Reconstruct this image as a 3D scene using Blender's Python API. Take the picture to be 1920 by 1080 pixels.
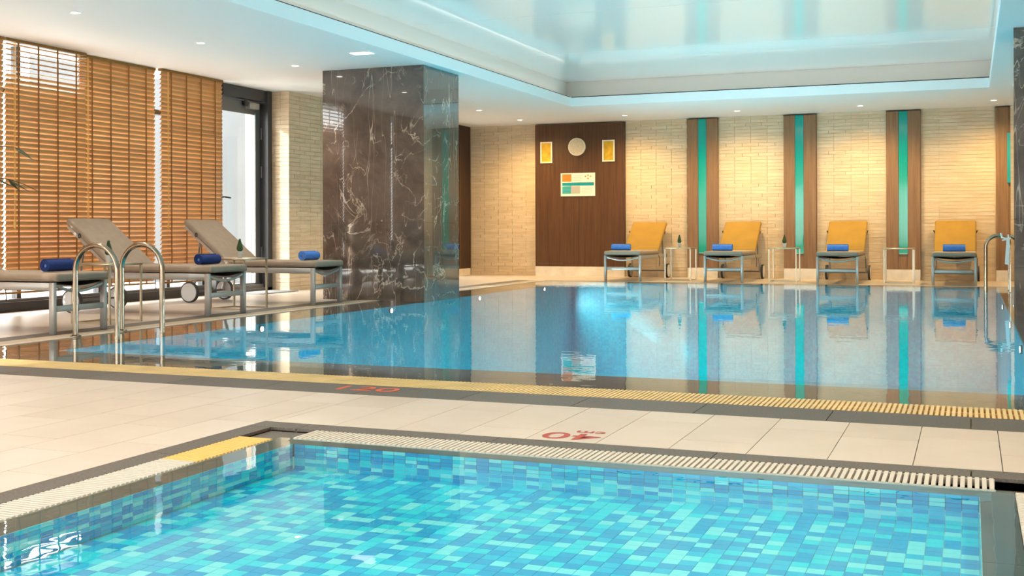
import bpy, bmesh, math, random
from mathutils import Vector, Matrix
PI = math.pi
random.seed(11)
sc = bpy.context.scene
C = sc.collection
for o in list(bpy.data.objects): bpy.data.objects.remove(o)

# ------------------------------------------------------------------ camera
EYE = 0.85                       # metres above the deck
cam_d = bpy.data.cameras.new('camera'); cam = bpy.data.objects.new('camera', cam_d); C.objects.link(cam)
cam_d.sensor_fit = 'HORIZONTAL'; cam_d.sensor_width = 36.0
cam_d.lens = 2156.1/1920*36.0
cam_d.shift_y = -(540-432.54)/1920
cam_d.clip_start = 0.05; cam_d.clip_end = 200
cam.matrix_world = Matrix.Translation((0, 0, EYE)) @ Matrix.Rotation(math.radians(21.7324), 4, 'Z') @ Matrix.Rotation(PI/2, 4, 'X') @ Matrix.Rotation(math.radians(-0.1767), 4, 'Z')
sc.camera = cam

# ------------------------------------------------------------------ world, exposure
W = bpy.data.worlds.new('overcast_sky'); sc.world = W; W.use_nodes = True
bg = W.node_tree.nodes['Background']
bg.inputs[0].default_value = (1.0, 0.985, 0.96, 1); bg.inputs[1].default_value = 7.5
vs = sc.view_settings
vs.view_transform = 'Standard'; vs.look = 'None'; vs.gamma = 1.0; vs.use_curve_mapping = False
vs.exposure = 0.40
sc.cycles.max_bounces = 8; sc.cycles.diffuse_bounces = 4; sc.cycles.glossy_bounces = 4
sc.cycles.transparent_max_bounces = 16; sc.cycles.transmission_bounces = 4
sc.cycles.sample_clamp_indirect = 6.0
sc.cycles.caustics_reflective = False; sc.cycles.caustics_refractive = False
sc.cycles.use_denoising = True

CEIL = 2.86
AMBER = (1.0, 0.67, 0.27)
WARM = (1.0, 0.74, 0.46)
NEUT = (1.0, 0.86, 0.70)

sun_d = bpy.data.lights.new('sun', 'SUN'); sun_d.energy = 5.0; sun_d.color = (1.0, .95, .87); sun_d.angle = math.radians(1.0)
sun = bpy.data.objects.new('sun', sun_d); C.objects.link(sun)
sun.rotation_euler = Vector((.62, .66, -.42)).to_track_quat('-Z', 'Y').to_euler()

def portal(name, loc, rot, sx, sy):
    d = bpy.data.lights.new(name, 'AREA'); d.shape = 'RECTANGLE'; d.size = sx; d.size_y = sy
    d.cycles.is_portal = True
    o = bpy.data.objects.new(name, d); C.objects.link(o); o.location = loc; o.rotation_euler = rot
# portals only steer sky sampling through the glazing; they give off no light of their own
portal('sky_portal_left', (-9.8, 5.0, 1.45), (0, -PI/2, 0), 2.9, 18.2)
portal('sky_portal_back', (-3.6, -4.3, 1.4), (PI/2, 0, 0), 8.4, 2.1)

# ------------------------------------------------------------------ materials
M = {}
def nodes(name):
    m = bpy.data.materials.new(name); m.use_nodes = True
    nt = m.node_tree; b = nt.nodes['Principled BSDF']; M[name] = m
    return m, nt, b
def N(nt, t, **kw):
    n = nt.nodes.new(t)
    for k, v in kw.items(): setattr(n, k, v)
    return n
def plain(name, col, rough=0.5, metal=0.0, spec=0.5, emis=None, estr=0, coat=0, noise=0.0, nscale=8, bump=0.0, bscale=60):
    m, nt, b = nodes(name)
    b.inputs['Base Color'].default_value = (*col, 1); b.inputs['Roughness'].default_value = rough
    b.inputs['Metallic'].default_value = metal; b.inputs['Specular IOR Level'].default_value = spec
    b.inputs['Coat Weight'].default_value = coat
    if emis:
        b.inputs['Emission Color'].default_value = (*emis, 1); b.inputs['Emission Strength'].default_value = estr
    if noise:
        g = N(nt, 'ShaderNodeNewGeometry'); t = N(nt, 'ShaderNodeTexNoise'); t.inputs['Scale'].default_value = nscale; t.inputs['Detail'].default_value = 5
        nt.links.new(g.outputs['Position'], t.inputs['Vector'])
        r = N(nt, 'ShaderNodeValToRGB'); e = r.color_ramp.elements
        e[0].position = .3; e[1].position = .7
        e[0].color = (*[c*(1-noise) for c in col], 1); e[1].color = (*[min(1, c*(1+noise)) for c in col], 1)
        nt.links.new(t.outputs['Fac'], r.inputs['Fac']); nt.links.new(r.outputs['Color'], b.inputs['Base Color'])
    if bump:
        g = N(nt, 'ShaderNodeNewGeometry'); t = N(nt, 'ShaderNodeTexNoise'); t.inputs['Scale'].default_value = bscale; t.inputs['Detail'].default_value = 3
        nt.links.new(g.outputs['Position'], t.inputs['Vector'])
        bn = N(nt, 'ShaderNodeBump'); bn.inputs['Strength'].default_value = bump; bn.inputs['Distance'].default_value = .01
        nt.links.new(t.outputs['Fac'], bn.inputs['Height']); nt.links.new(bn.outputs['Normal'], b.inputs['Normal'])
    return m
def varied(name, cols, rough, streak=(1, 1, 1), sscale=6, spec=0.5, bump=0.0, mixf=0.35, dirt=None):
    """colour picked per piece (object + mesh island), with fine streaks running through it"""
    m, nt, b = nodes(name)
    oi = N(nt, 'ShaderNodeObjectInfo'); g = N(nt, 'ShaderNodeNewGeometry')
    a = N(nt, 'ShaderNodeMath', operation='ADD'); f = N(nt, 'ShaderNodeMath', operation='FRACT')
    nt.links.new(oi.outputs['Random'], a.inputs[0]); nt.links.new(g.outputs['Random Per Island'], a.inputs[1]); nt.links.new(a.outputs[0], f.inputs[0])
    r = N(nt, 'ShaderNodeValToRGB'); el = r.color_ramp.elements
    while len(el) < len(cols): el.new(0.5)
    for i, c in enumerate(cols):
        el[i].position = i/(len(cols)-1); el[i].color = (*c, 1)
    nt.links.new(f.outputs[0], r.inputs['Fac'])
    mp = N(nt, 'ShaderNodeMapping'); mp.inputs['Scale'].default_value = streak
    nt.links.new(g.outputs['Position'], mp.inputs['Vector'])
    t = N(nt, 'ShaderNodeTexNoise'); t.inputs['Scale'].default_value = sscale; t.inputs['Detail'].default_value = 6; t.inputs['Roughness'].default_value = .62
    nt.links.new(mp.outputs[0], t.inputs['Vector'])
    r2 = N(nt, 'ShaderNodeValToRGB'); r2.color_ramp.elements[0].position = .3; r2.color_ramp.elements[1].position = .7
    r2.color_ramp.elements[0].color = (1-mixf, 1-mixf*1.1, 1-mixf*1.25, 1); r2.color_ramp.elements[1].color = (1, 1, 1, 1)
    nt.links.new(t.outputs['Fac'], r2.inputs['Fac'])
    mx = N(nt, 'ShaderNodeMix', data_type='RGBA', blend_type='MULTIPLY'); mx.inputs[0].default_value = 1
    nt.links.new(r.outputs['Color'], mx.inputs[6]); nt.links.new(r2.outputs['Color'], mx.inputs[7])
    nt.links.new(mx.outputs[2], b.inputs['Base Color'])
    b.inputs['Roughness'].default_value = rough; b.inputs['Specular IOR Level'].default_value = spec
    if bump:
        bn = N(nt, 'ShaderNodeBump'); bn.inputs['Strength'].default_value = bump; bn.inputs['Distance'].default_value = .004
        nt.links.new(t.outputs['Fac'], bn.inputs['Height']); nt.links.new(bn.outputs['Normal'], b.inputs['Normal'])
    return m

varied('travertine', [(.74, .575, .385), (.78, .615, .425), (.72, .555, .365), (.76, .595, .405), (.80, .645, .455)], .55, (1.2, 1.2, 14), 3.0, .3, .25, .25)
plain('travertine_joint', (.63, .49, .34), .8)
varied('deck_tile', [(.62, .53, .445), (.66, .57, .485), (.64, .55, .465), (.67, .585, .50)], .34, (1, 1, 1), 2.2, .45, .0, .12)
plain('deck_joint', (.26, .21, .18), .8)
plain('deck_plain', (.56, .47, .385), .36, noise=.06, nscale=3)
varied('granite', [(.145, .125, .112), (.19, .165, .15), (.165, .145, .13)], .5, (1, 1, 1), 120, .4, .3, .6)
plain('ledge_tile', (.095, .068, .058), .35, noise=.25, nscale=4)
plain('grate_white', (.62, .575, .50), .4)
plain('grate_cream', (.80, .58, .26), .42, noise=.12, nscale=6)
plain('grate_beige', (.52, .41, .28), .45)
plain('grate_gold', (.80, .50, .14), .45)
plain('trough', (.02, .017, .014), .8)
plain('white_paint', (.88, .86, .845), .65)
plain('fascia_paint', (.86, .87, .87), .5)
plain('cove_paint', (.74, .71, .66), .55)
plain('gap_black', (.02, .02, .02), .8)
plain('membrane', (.80, .78, .74), .14, spec=.6, coat=.15)
plain('dark_frame', (.055, .055, .058), .38, metal=.2)
plain('grey_metal', (.20, .20, .205), .42, metal=.6)
plain('steel', (.34, .28, .21), .18, metal=1.0)
plain('silver_frame', (.42, .395, .37), .38, metal=.4)
plain('brass_frame', (.50, .40, .28), .3, metal=.8)
plain('cushion_mustard', (.31, .180, .030), .9, bump=.25, bscale=220, noise=.08, nscale=5)
plain('cushion', (.30, .228, .168), .9, bump=.25, bscale=220, noise=.06, nscale=14)
plain('cushion_piping', (.19, .135, .095), .9)
plain('sling', (.09, .075, .06), .9)
plain('towel', (.008, .028, .15), .95, bump=.6, bscale=260, noise=.18, nscale=60)
plain('towel_lit', (.075, .215, .62), .95, bump=.6, bscale=260, noise=.18, nscale=60)  # lighter blue puts the stronger light into the towel colour
plain('towel_core', (.10, .20, .55), .95)
plain('tyre', (.045, .038, .034), .7)
plain('wheel_disc', (.62, .62, .62), .5)
plain('strap', (.05, .04, .03), .9)
plain('pot', (.78, .72, .64), .5)
plain('conifer', (.045, .085, .025), .8, noise=.5, nscale=90, bump=1.0, bscale=200)
plain('soil', (.05, .035, .025), .9)
plain('marble_plinth', (.78, .71, .62), .25, noise=.12, nscale=5)
plain('teal_glass', (.0, .33, .275), .08, spec=.45, coat=.0)
plain('teal_end', (.30, .62, .55), .2)
plain('sign_white', (.85, .80, .72), .5)
plain('sign_orange', (.70, .22, .03), .5)
plain('sign_teal', (.0, .28, .32), .5)
plain('sign_aqua', (.08, .50, .56), .5)
plain('sign_grey', (.45, .42, .38), .5)
plain('notice_yellow', (.62, .36, .015), .45, noise=.25, nscale=9)
plain('notice_frame', (.85, .76, .60), .45)
plain('disc_face', (.68, .55, .38), .5, noise=.14, nscale=70)
plain('red_paint', (.42, .06, .035), .5)
plain('orange_paint', (.72, .11, .03), .5)
plain('white_plastic', (.82, .82, .80), .35)
plain('leaf_dark', (.035, .050, .020), .6)
plain('stem_dark', (.05, .035, .02), .7)
plain('mat_grey', (.33, .33, .34), .9)
plain('curb_black', (.028, .026, .027), .45)
plain('outdoor_wall', (.068, .073, .078), .8, noise=.12, nscale=.8)
plain('outdoor_ground', (.72, .71, .68), .9)
plain('shrub_leaf', (.10, .16, .03), .8, noise=.4, nscale=12)
plain('pool_grout', (.62, .82, .72), .6)
plain('tile_blue', (.0, .31, .60), .22)
plain('tile_azure', (.0, .43, .68), .22)
plain('tile_cyan', (.01, .60, .72), .22)
plain('tile_aqua', (.22, .72, .76), .22)
plain('lens', (1, 1, 1), .4, emis=(1.0, .90, .74), estr=18)
plain('pool_lens', (1, 1, 1), .4, emis=(.95, 1.0, 1.0), estr=12)
plain('slot_glow', (1, 1, 1), .4, emis=(1.0, .98, .95), estr=2.0)  # glow given to the vent slot so that it shows bright

def wood(name, dark, light, rough=.42):
    m, nt, b = nodes(name)
    g = N(nt, 'ShaderNodeNewGeometry'); mp = N(nt, 'ShaderNodeMapping'); mp.inputs['Scale'].default_value = (22, 22, .9)
    nt.links.new(g.outputs['Position'], mp.inputs['Vector'])
    t = N(nt, 'ShaderNodeTexNoise'); t.inputs['Scale'].default_value = 1.4; t.inputs['Detail'].default_value = 7; t.inputs['Roughness'].default_value = .65; t.inputs['Distortion'].default_value = .4
    nt.links.new(mp.outputs[0], t.inputs['Vector'])
    r = N(nt, 'ShaderNodeValToRGB'); r.color_ramp.elements[0].position = .3; r.color_ramp.elements[1].position = .72
    r.color_ramp.elements[0].color = (*dark, 1); r.color_ramp.elements[1].color = (*light, 1)
    nt.links.new(t.outputs['Fac'], r.inputs['Fac']); nt.links.new(r.outputs['Color'], b.inputs['Base Color'])
    b.inputs['Roughness'].default_value = rough; b.inputs['Specular IOR Level'].default_value = .35
wood('walnut', (.070, .028, .012), (.130, .058, .026))
wood('walnut_light', (.19, .098, .044), (.31, .172, .082))
wood('dark_wood', (.022, .008, .005), (.05, .02, .012))
wood('amber_wood', (.20, .085, .012), (.34, .16, .03))

def marble():
    m, nt, b = nodes('dark_marble')
    L = nt.links.new
    g = N(nt, 'ShaderNodeNewGeometry')
    def noise(scale, detail, rough, vec, dist=0.0):
        t = N(nt, 'ShaderNodeTexNoise'); t.inputs['Scale'].default_value = scale; t.inputs['Detail'].default_value = detail; t.inputs['Roughness'].default_value = rough; t.inputs['Distortion'].default_value = dist
        L(vec, t.inputs['Vector']); return t.outputs['Fac']
    def contour(scale, width, rot, stretch, detail, dist, mscale, lo, hi, gain):
        mp = N(nt, 'ShaderNodeMapping'); mp.inputs['Rotation'].default_value = rot; mp.inputs['Scale'].default_value = stretch; L(g.outputs['Position'], mp.inputs['Vector'])
        f = noise(scale, detail, .55, mp.outputs[0], dist)
        sb = N(nt, 'ShaderNodeMath', operation='SUBTRACT'); sb.inputs[1].default_value = .5; L(f, sb.inputs[0])
        ab = N(nt, 'ShaderNodeMath', operation='ABSOLUTE'); L(sb.outputs[0], ab.inputs[0])
        mr = N(nt, 'ShaderNodeMapRange'); mr.inputs['From Max'].default_value = width; mr.inputs['To Min'].default_value = gain; mr.inputs['To Max'].default_value = 0; L(ab.outputs[0], mr.inputs['Value'])
        mk = noise(mscale, 3, .6, mp.outputs[0])
        m2 = N(nt, 'ShaderNodeMapRange'); m2.inputs['From Min'].default_value = lo; m2.inputs['From Max'].default_value = hi; L(mk, m2.inputs['Value'])
        mu = N(nt, 'ShaderNodeMath', operation='MULTIPLY'); L(mr.outputs[0], mu.inputs[0]); L(m2.outputs[0], mu.inputs[1])
        return mu.outputs[0]
    vs_ = [contour(1.1, .008, (.4, .3, .2), (1, 1, 1.2), 7, .6, 1.7, .44, .56, .95),
           contour(2.0, .009, (1.2, .5, .9), (1, 1, .8), 8, .9, 2.0, .47, .60, .75),
           contour(1.5, .0042, (.2, .62, .1), (3.0, 3.0, .35), 2, .1, 1.1, .47, .56, .9),
           contour(1.6, .0042, (.3, -.55, .3), (3.2, 3.0, .30), 2, .1, 1.3, .48, .58, .8)]
    acc = vs_[0]
    for q in vs_[1:]:
        mx = N(nt, 'ShaderNodeMath', operation='MAXIMUM'); L(acc, mx.inputs[0]); L(q, mx.inputs[1]); acc = mx.outputs[0]
    n2 = noise(2.6, 9, .68, g.outputs['Position'], .5)
    r = N(nt, 'ShaderNodeValToRGB'); r.color_ramp.elements[0].position = .32; r.color_ramp.elements[1].position = .72
    r.color_ramp.elements[0].color = (.050, .034, .027, 1); r.color_ramp.elements[1].color = (.15, .108, .086, 1); L(n2, r.inputs['Fac'])
    mx = N(nt, 'ShaderNodeMix', data_type='RGBA'); L(acc, mx.inputs[0]); L(r.outputs['Color'], mx.inputs[6]); mx.inputs[7].default_value = (.62, .49, .38, 1)
    L(mx.outputs[2], b.inputs['Base Color'])
    b.inputs['Roughness'].default_value = .10; b.inputs['Specular IOR Level'].default_value = .5
    b.inputs['Coat Weight'].default_value = 1.0; b.inputs['Coat Roughness'].default_value = .0; b.inputs['Coat IOR'].default_value = 1.6
marble()

def water(name, bump_s, scale, dist, tint, power):
    m = bpy.data.materials.new(name); m.use_nodes = True; M[name] = m; nt = m.node_tree; nt.nodes.clear(); L = nt.links.new
    out = N(nt, 'ShaderNodeOutputMaterial'); g = N(nt, 'ShaderNodeNewGeometry')
    mp = N(nt, 'ShaderNodeMapping'); mp.inputs['Scale'].default_value = (1, 1, 1); L(g.outputs['Position'], mp.inputs['Vector'])
    t = N(nt, 'ShaderNodeTexNoise'); t.inputs['Scale'].default_value = scale; t.inputs['Detail'].default_value = 2; L(mp.outputs[0], t.inputs['Vector'])
    bn = N(nt, 'ShaderNodeBump'); bn.inputs['Strength'].default_value = bump_s; bn.inputs['Distance'].default_value = dist; L(t.outputs['Fac'], bn.inputs['Height'])
    # Schlick reflectance of water, the same from both sides
    dt = N(nt, 'ShaderNodeVectorMath', operation='DOT_PRODUCT'); L(g.outputs['Incoming'], dt.inputs[0]); L(bn.outputs['Normal'], dt.inputs[1])
    ab = N(nt, 'ShaderNodeMath', operation='ABSOLUTE'); L(dt.outputs['Value'], ab.inputs[0])
    on = N(nt, 'ShaderNodeMath', operation='SUBTRACT'); on.inputs[0].default_value = 1; on.use_clamp = True; L(ab.outputs[0], on.inputs[1])
    pw = N(nt, 'ShaderNodeMath', operation='POWER'); pw.inputs[1].default_value = power; L(on.outputs[0], pw.inputs[0])
    ma = N(nt, 'ShaderNodeMath', operation='MULTIPLY_ADD'); ma.inputs[1].default_value = .98; ma.inputs[2].default_value = .02; L(pw.outputs[0], ma.inputs[0])
    tr = N(nt, 'ShaderNodeBsdfTransparent'); tr.inputs[0].default_value = (*tint, 1)
    gl = N(nt, 'ShaderNodeBsdfGlossy'); gl.inputs['Roughness'].default_value = 0.0; gl.inputs['Color'].default_value = (1, 1, 1, 1); L(bn.outputs['Normal'], gl.inputs['Normal'])
    mx = N(nt, 'ShaderNodeMixShader'); L(ma.outputs[0], mx.inputs[0]); L(tr.outputs[0], mx.inputs[1]); L(gl.outputs[0], mx.inputs[2])
    L(mx.outputs[0], out.inputs['Surface'])
water('pool_water', .10, 5.0, .010, (.80, .98, 1.0), 5.2)
water('shallow_water', .08, 4.0, .010, (.80, .985, 1.0), 6.6)
def clear_glass(name, tint):
    water(name, 0.0, 1.0, .001, tint, 5.0)
clear_glass('window_glass', (.96, .98, .98))

def mosaic_far():
    m, nt, b = nodes('pool_mosaic'); L = nt.links.new
    g = N(nt, 'ShaderNodeNewGeometry')
    mp = N(nt, 'ShaderNodeMapping'); L(g.outputs['Position'], mp.inputs['Vector']); mp.inputs['Scale'].default_value = (28, 28, 28)
    v = N(nt, 'ShaderNodeTexVoronoi', feature='F1', distance='CHEBYCHEV'); v.inputs['Scale'].default_value = 1; v.inputs['Randomness'].default_value = 0; L(mp.outputs[0], v.inputs['Vector'])
    sx = N(nt, 'ShaderNodeSeparateColor'); L(v.outputs['Color'], sx.inputs[0])
    r = N(nt, 'ShaderNodeValToRGB'); e = r.color_ramp.elements; e[0].color = (.0, .42, .60, 1); e[1].color = (.0, .58, .72, 1); L(sx.outputs[0], r.inputs['Fac'])
    L(r.outputs['Color'], b.inputs['Base Color']); b.inputs['Roughness'].default_value = .4
mosaic_far()

def slat_mat():
    m, nt, b = nodes('slat_wood'); L = nt.links.new
    out = nt.nodes['Material Output']
    oi = N(nt, 'ShaderNodeObjectInfo')
    g = N(nt, 'ShaderNodeNewGeometry'); mp = N(nt, 'ShaderNodeMapping'); mp.inputs['Scale'].default_value = (30, 1.2, 30); L(g.outputs['Position'], mp.inputs['Vector'])
    t = N(nt, 'ShaderNodeTexNoise'); t.inputs['Scale'].default_value = 1.5; t.inputs['Detail'].default_value = 4; L(mp.outputs[0], t.inputs['Vector'])
    ad = N(nt, 'ShaderNodeMath', operation='MULTIPLY_ADD'); ad.inputs[1].default_value = .35; L(oi.outputs['Random'], ad.inputs[0])
    m2 = N(nt, 'ShaderNodeMath', operation='MULTIPLY'); m2.inputs[1].default_value = .65; L(t.outputs['Fac'], m2.inputs[0]); L(m2.outputs[0], ad.inputs[2])
    r = N(nt, 'ShaderNodeValToRGB'); e = r.color_ramp.elements; e[0].position = .2; e[1].position = .8; e[0].color = (.45, .215, .068, 1); e[1].color = (.60, .325, .12, 1); L(ad.outputs[0], r.inputs['Fac'])
    L(r.outputs['Color'], b.inputs['Base Color']); b.inputs['Roughness'].default_value = .28; b.inputs['Coat Weight'].default_value = .5; b.inputs['Coat Roughness'].default_value = .2
    tr = N(nt, 'ShaderNodeBsdfTranslucent'); tr.inputs['Color'].default_value = (.85, .50, .20, 1)
    mx = N(nt, 'ShaderNodeMixShader'); mx.inputs[0].default_value = .07; L(b.outputs[0], mx.inputs[1]); L(tr.outputs[0], mx.inputs[2]); L(mx.outputs[0], out.inputs['Surface'])
slat_mat()
plain('tape', (.30, .12, .03), .8)
plain('cord_gold', (.75, .45, .12), .6)

# ------------------------------------------------------------------ mesh helpers
class MB:
    def __init__(s): s.v = []; s.f = []
    def add(s, vs, fs):
        n = len(s.v); s.v += [tuple(p) for p in vs]; s.f += [tuple(i+n for i in f) for f in fs]; return s
    def box(s, x0, x1, y0, y1, z0, z1):
        vs = [(x0,y0,z0),(x1,y0,z0),(x1,y1,z0),(x0,y1,z0),(x0,y0,z1),(x1,y0,z1),(x1,y1,z1),(x0,y1,z1)]
        return s.add(vs, [(0,3,2,1),(4,5,6,7),(0,1,5,4),(1,2,6,5),(2,3,7,6),(3,0,4,7)])
    def tube(s, pts, r, n=10, caps=True):
        pts = [Vector(p) for p in pts]; rr = r if isinstance(r, (list, tuple)) else [r]*len(pts)
        t0 = (pts[1]-pts[0]).normalized(); up = Vector((0,0,1)) if abs(t0.z) < .9 else Vector((1,0,0))
        nrm = (up - t0*up.dot(t0)).normalized(); base = len(s.v); vs = []; fs = []
        for i, p in enumerate(pts):
            t = (pts[min(i+1,len(pts)-1)]-pts[max(i-1,0)]).normalized()
            nrm = (nrm - t*nrm.dot(t)).normalized(); bi = t.cross(nrm)
            for k in range(n):
                a = 2*PI*k/n; vs.append(p + (nrm*math.cos(a)+bi*math.sin(a))*rr[i])
        for i in range(len(pts)-1):
            for k in range(n):
                k2 = (k+1) % n; fs.append((i*n+k, i*n+k2, (i+1)*n+k2, (i+1)*n+k))
        if caps: fs.append(tuple(reversed(range(n)))); fs.append(tuple((len(pts)-1)*n+k for k in range(n)))
        return s.add(vs, fs)
    def cyl(s, c, axis, r, h, n=24):
        c = Vector(c); a = {'x':Vector((1,0,0)),'y':Vector((0,1,0)),'z':Vector((0,0,1))}[axis]
        return s.tube([c-a*h/2, c+a*h/2], r, n)
    def lathe(s, prof, n=24, c=(0,0,0)):
        vs = []; fs = []
        for (r, z) in prof:
            for k in range(n):
                a = 2*PI*k/n; vs.append((c[0]+r*math.cos(a), c[1]+r*math.sin(a), c[2]+z))
        for i in range(len(prof)-1):
            for k in range(n):
                k2 = (k+1) % n; fs.append((i*n+k, i*n+k2, (i+1)*n+k2, (i+1)*n+k))
        fs.append(tuple(reversed(range(n)))); fs.append(tuple((len(prof)-1)*n+k for k in range(n)))
        return s.add(vs, fs)
    def mesh(s, name, mat, smooth=False):
        me = bpy.data.meshes.new(name); me.from_pydata(s.v, [], s.f); me.materials.append(M[mat]); me.update()
        if smooth:
            for p in me.polygons: p.use_smooth = True
            try: me.set_sharp_from_angle(angle=math.radians(40))
            except Exception: pass
        return me
    def build(s, name, mat, parent=None, smooth=False, loc=None):
        return link(name, s.mesh(name, mat, smooth), parent, loc)
def link(name, me, parent=None, loc=None):
    o = bpy.data.objects.new(name, me); C.objects.link(o)
    if parent: o.parent = parent
    if loc is not None: o.location = loc
    return o
def box(name, b, mat, parent=None): return MB().box(*b).build(name, mat, parent)
def rbox_mesh(name, b, mat, r=.01, seg=2):
    bm = bmesh.new(); bmesh.ops.create_cube(bm, size=1)
    for v in bm.verts:
        v.co = ((b[0]+b[1])/2+v.co.x*(b[1]-b[0]), (b[2]+b[3])/2+v.co.y*(b[3]-b[2]), (b[4]+b[5])/2+v.co.z*(b[5]-b[4]))
    bmesh.ops.bevel(bm, geom=bm.edges[:], offset=r, segments=seg, profile=.5, affect='EDGES')
    me = bpy.data.meshes.new(name); bm.to_mesh(me); bm.free(); me.materials.append(M[mat])
    for p in me.polygons: p.use_smooth = True
    try: me.set_sharp_from_angle(angle=math.radians(50))
    except Exception: pass
    return me
def rbox(name, b, mat, parent=None, r=.01, seg=2): return link(name, rbox_mesh(name, b, mat, r, seg), parent)
def thing(name, label, cat, loc=(0,0,0), rz=0, group=None):
    o = bpy.data.objects.new(name, None); C.objects.link(o); o.empty_display_size = .1
    o.location = loc; o.rotation_euler = (0,0,rz); return tag(o, label, cat, group)
def tag(o, label, cat, group=None):
    o['label'] = label; o['category'] = cat
    if group: o['group'] = group
    return o
def struct(o): o['kind'] = 'structure'; return o
def sbox(name, b, mat, parent=None):
    o = box(name, b, mat, parent)
    return o if parent else struct(o)
def sroot(name, loc=(0,0,0)):
    o = bpy.data.objects.new(name, None); C.objects.link(o); o.location = loc; return struct(o)
def dup(o, parent=None):
    c = o.copy(); C.objects.link(c)
    if parent: c.parent = parent
    for ch in o.children: dup(ch, c)
    return c
F, YAW = 2156.1, math.radians(21.7324)
def pix(x, y, z):
    X = x*math.cos(YAW)+y*math.sin(YAW); D = -x*math.sin(YAW)+y*math.cos(YAW)
    if D < .2: return None
    return 960+F*X/D, 432.5-F*(z-EYE)/D, D
def seen(x, y, z, m=60):
    p = pix(x, y, z); return p is not None and -m < p[0] < 1920+m and -m < p[1] < 1080+m

# ================================================================== STRUCTURE
XL, XR, YB, YF = -9.5, 4.5, -4.0, 20.45          # room shell
GX0, GX1, GY1 = -2.943, 0.43, 4.382              # outer rim of the children's pool border
GY0 = 0.95
PX0, PX1, PY0, PY1 = -6.73, 0.99, 5.92, 18.42    # main pool water
# ---- floor slab below the tiles, in strips around the two basins
fl = sroot('floor')
for nm, b in (('slab', (XL-.4, GX0, YB-.2, 5.26)), ('slab', (GX1, XR+.2, YB-.2, 5.26)), ('slab', (GX0, GX1, GY1, 5.26)), ('slab', (GX0, GX1, YB-.2, GY0))):
    box(nm, (*b, -.25, -.012), 'deck_joint', fl)
box('slab', (XL-.3, -7.25, 5.26, YF+.1, -.25, 0), 'deck_plain', fl)
box('slab', (-7.25, XR+.2, 18.42, YF+.1, -.25, 0), 'deck_plain', fl)
box('slab', (PX1, XR+.2, 5.26, 18.42, -.25, 0), 'deck_plain', fl)
# ---- deck tiles, one by one
def rect_minus(r, h):
    x0,x1,y0,y1 = r; a,b,c,d = h
    if x1 <= a or x0 >= b or y1 <= c or y0 >= d: return [r]
    out = []
    if x0 < a: out.append((x0,a,y0,y1))
    if x1 > b: out.append((b,x1,y0,y1))
    m0, m1 = max(x0,a), min(x1,b)
    if y1 > d: out.append((m0,m1,d,y1))
    if y0 < c: out.append((m0,m1,y0,c))
    return out
rest = MB(); tile_cache = {}; ntile = 0
offs = {}
rnd = random.Random(5)
i0 = -33
for i in range(i0, 16):
    x0 = .104+.2995*i; x1 = x0+.2995
    off = rnd.choice((0, .1, .2, .3, .4, .5))
    if -4.7 < x0 < -4.6: off = .43
    if -4.4 < x0 < -4.3: off = .03
    if abs(x0+3.19) < .1: off = .04
    for j in range(-8, 10):
        y0 = 4.30+off-.6*j; y1 = y0+.6
        y0, y1 = max(y0, YB), min(y1, 5.26)
        xa, xb = max(x0, XL-.3), min(x1, XR)
        if y1-y0 < .02 or xb-xa < .02: continue
        for r in rect_minus((xa,xb,y0,y1), (GX0,GX1,GY0,GY1)):
            w, h = r[1]-r[0], r[3]-r[2]
            if w < .012 or h < .012: continue
            cx, cy = (r[0]+r[1])/2, (r[2]+r[3])/2
            g = .0016
            if any(seen(px, py, 0, 5) for px in (r[0],cx,r[1]) for py in (r[2],cy,r[3])) and ntile < 295:
                key = (round(w,3), round(h,3))
                if key not in tile_cache:
                    tile_cache[key] = MB().box(-w/2+g, w/2-g, -h/2+g, h/2-g, -.03, 0).mesh('deck_tile', 'deck_tile')
                link('deck_tile', tile_cache[key], fl, (cx, cy, 0)); ntile += 1
            else:
                rest.box(r[0]+g, r[1]-g, r[2]+g, r[3]-g, -.03, 0)
o = rest.build('deck_tiles', 'deck_tile', fl); o['kind'] = 'stuff'

# ---- granite borders
def border(rects, length, along):
    t = sroot('trim_%d' % border.n); border.n += 1
    for (x0,x1,y0,y1) in rects:
        a0, a1 = (x0,x1) if along == 'x' else (y0,y1)
        k = math.floor(a0/length)
        while k*length < a1:
            s0, s1 = max(a0, k*length), min(a1, (k+1)*length); k += 1
            if s1-s0 < .01: continue
            if along == 'x': box('border_stone', (s0+.002, s1-.002, y0, y1, -.04, 0), 'granite', t)
            else: box('border_stone', (x0, x1, s0+.002, s1-.002, -.04, 0), 'granite', t)
        box('bedding', (x0, x1, y0, y1, -.2, -.012), 'deck_joint', t)
border.n = 1
border([(XL-.3, XR, 5.262, 5.60)], .60, 'x')
border([(GX0+.002, GX1-.002, 4.255, GY1-.002)], .9, 'x')
border([(GX0+.002, -2.825, GY0, 4.253)], .9, 'y')
border([(.31, GX1-.002, GY0, 4.253)], .9, 'y')
border([(-7.248, -7.0, 5.602, 12.505), (-7.248, -7.0, 13.535, 18.418)], .6, 'y')
for a, b in ((5.93, 12.505), (13.535, 18.418)): box('coping', (-6.808, -6.732, a, b, -.06, 0), 'deck_plain', bpy.data.objects['trim_5'])

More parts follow.
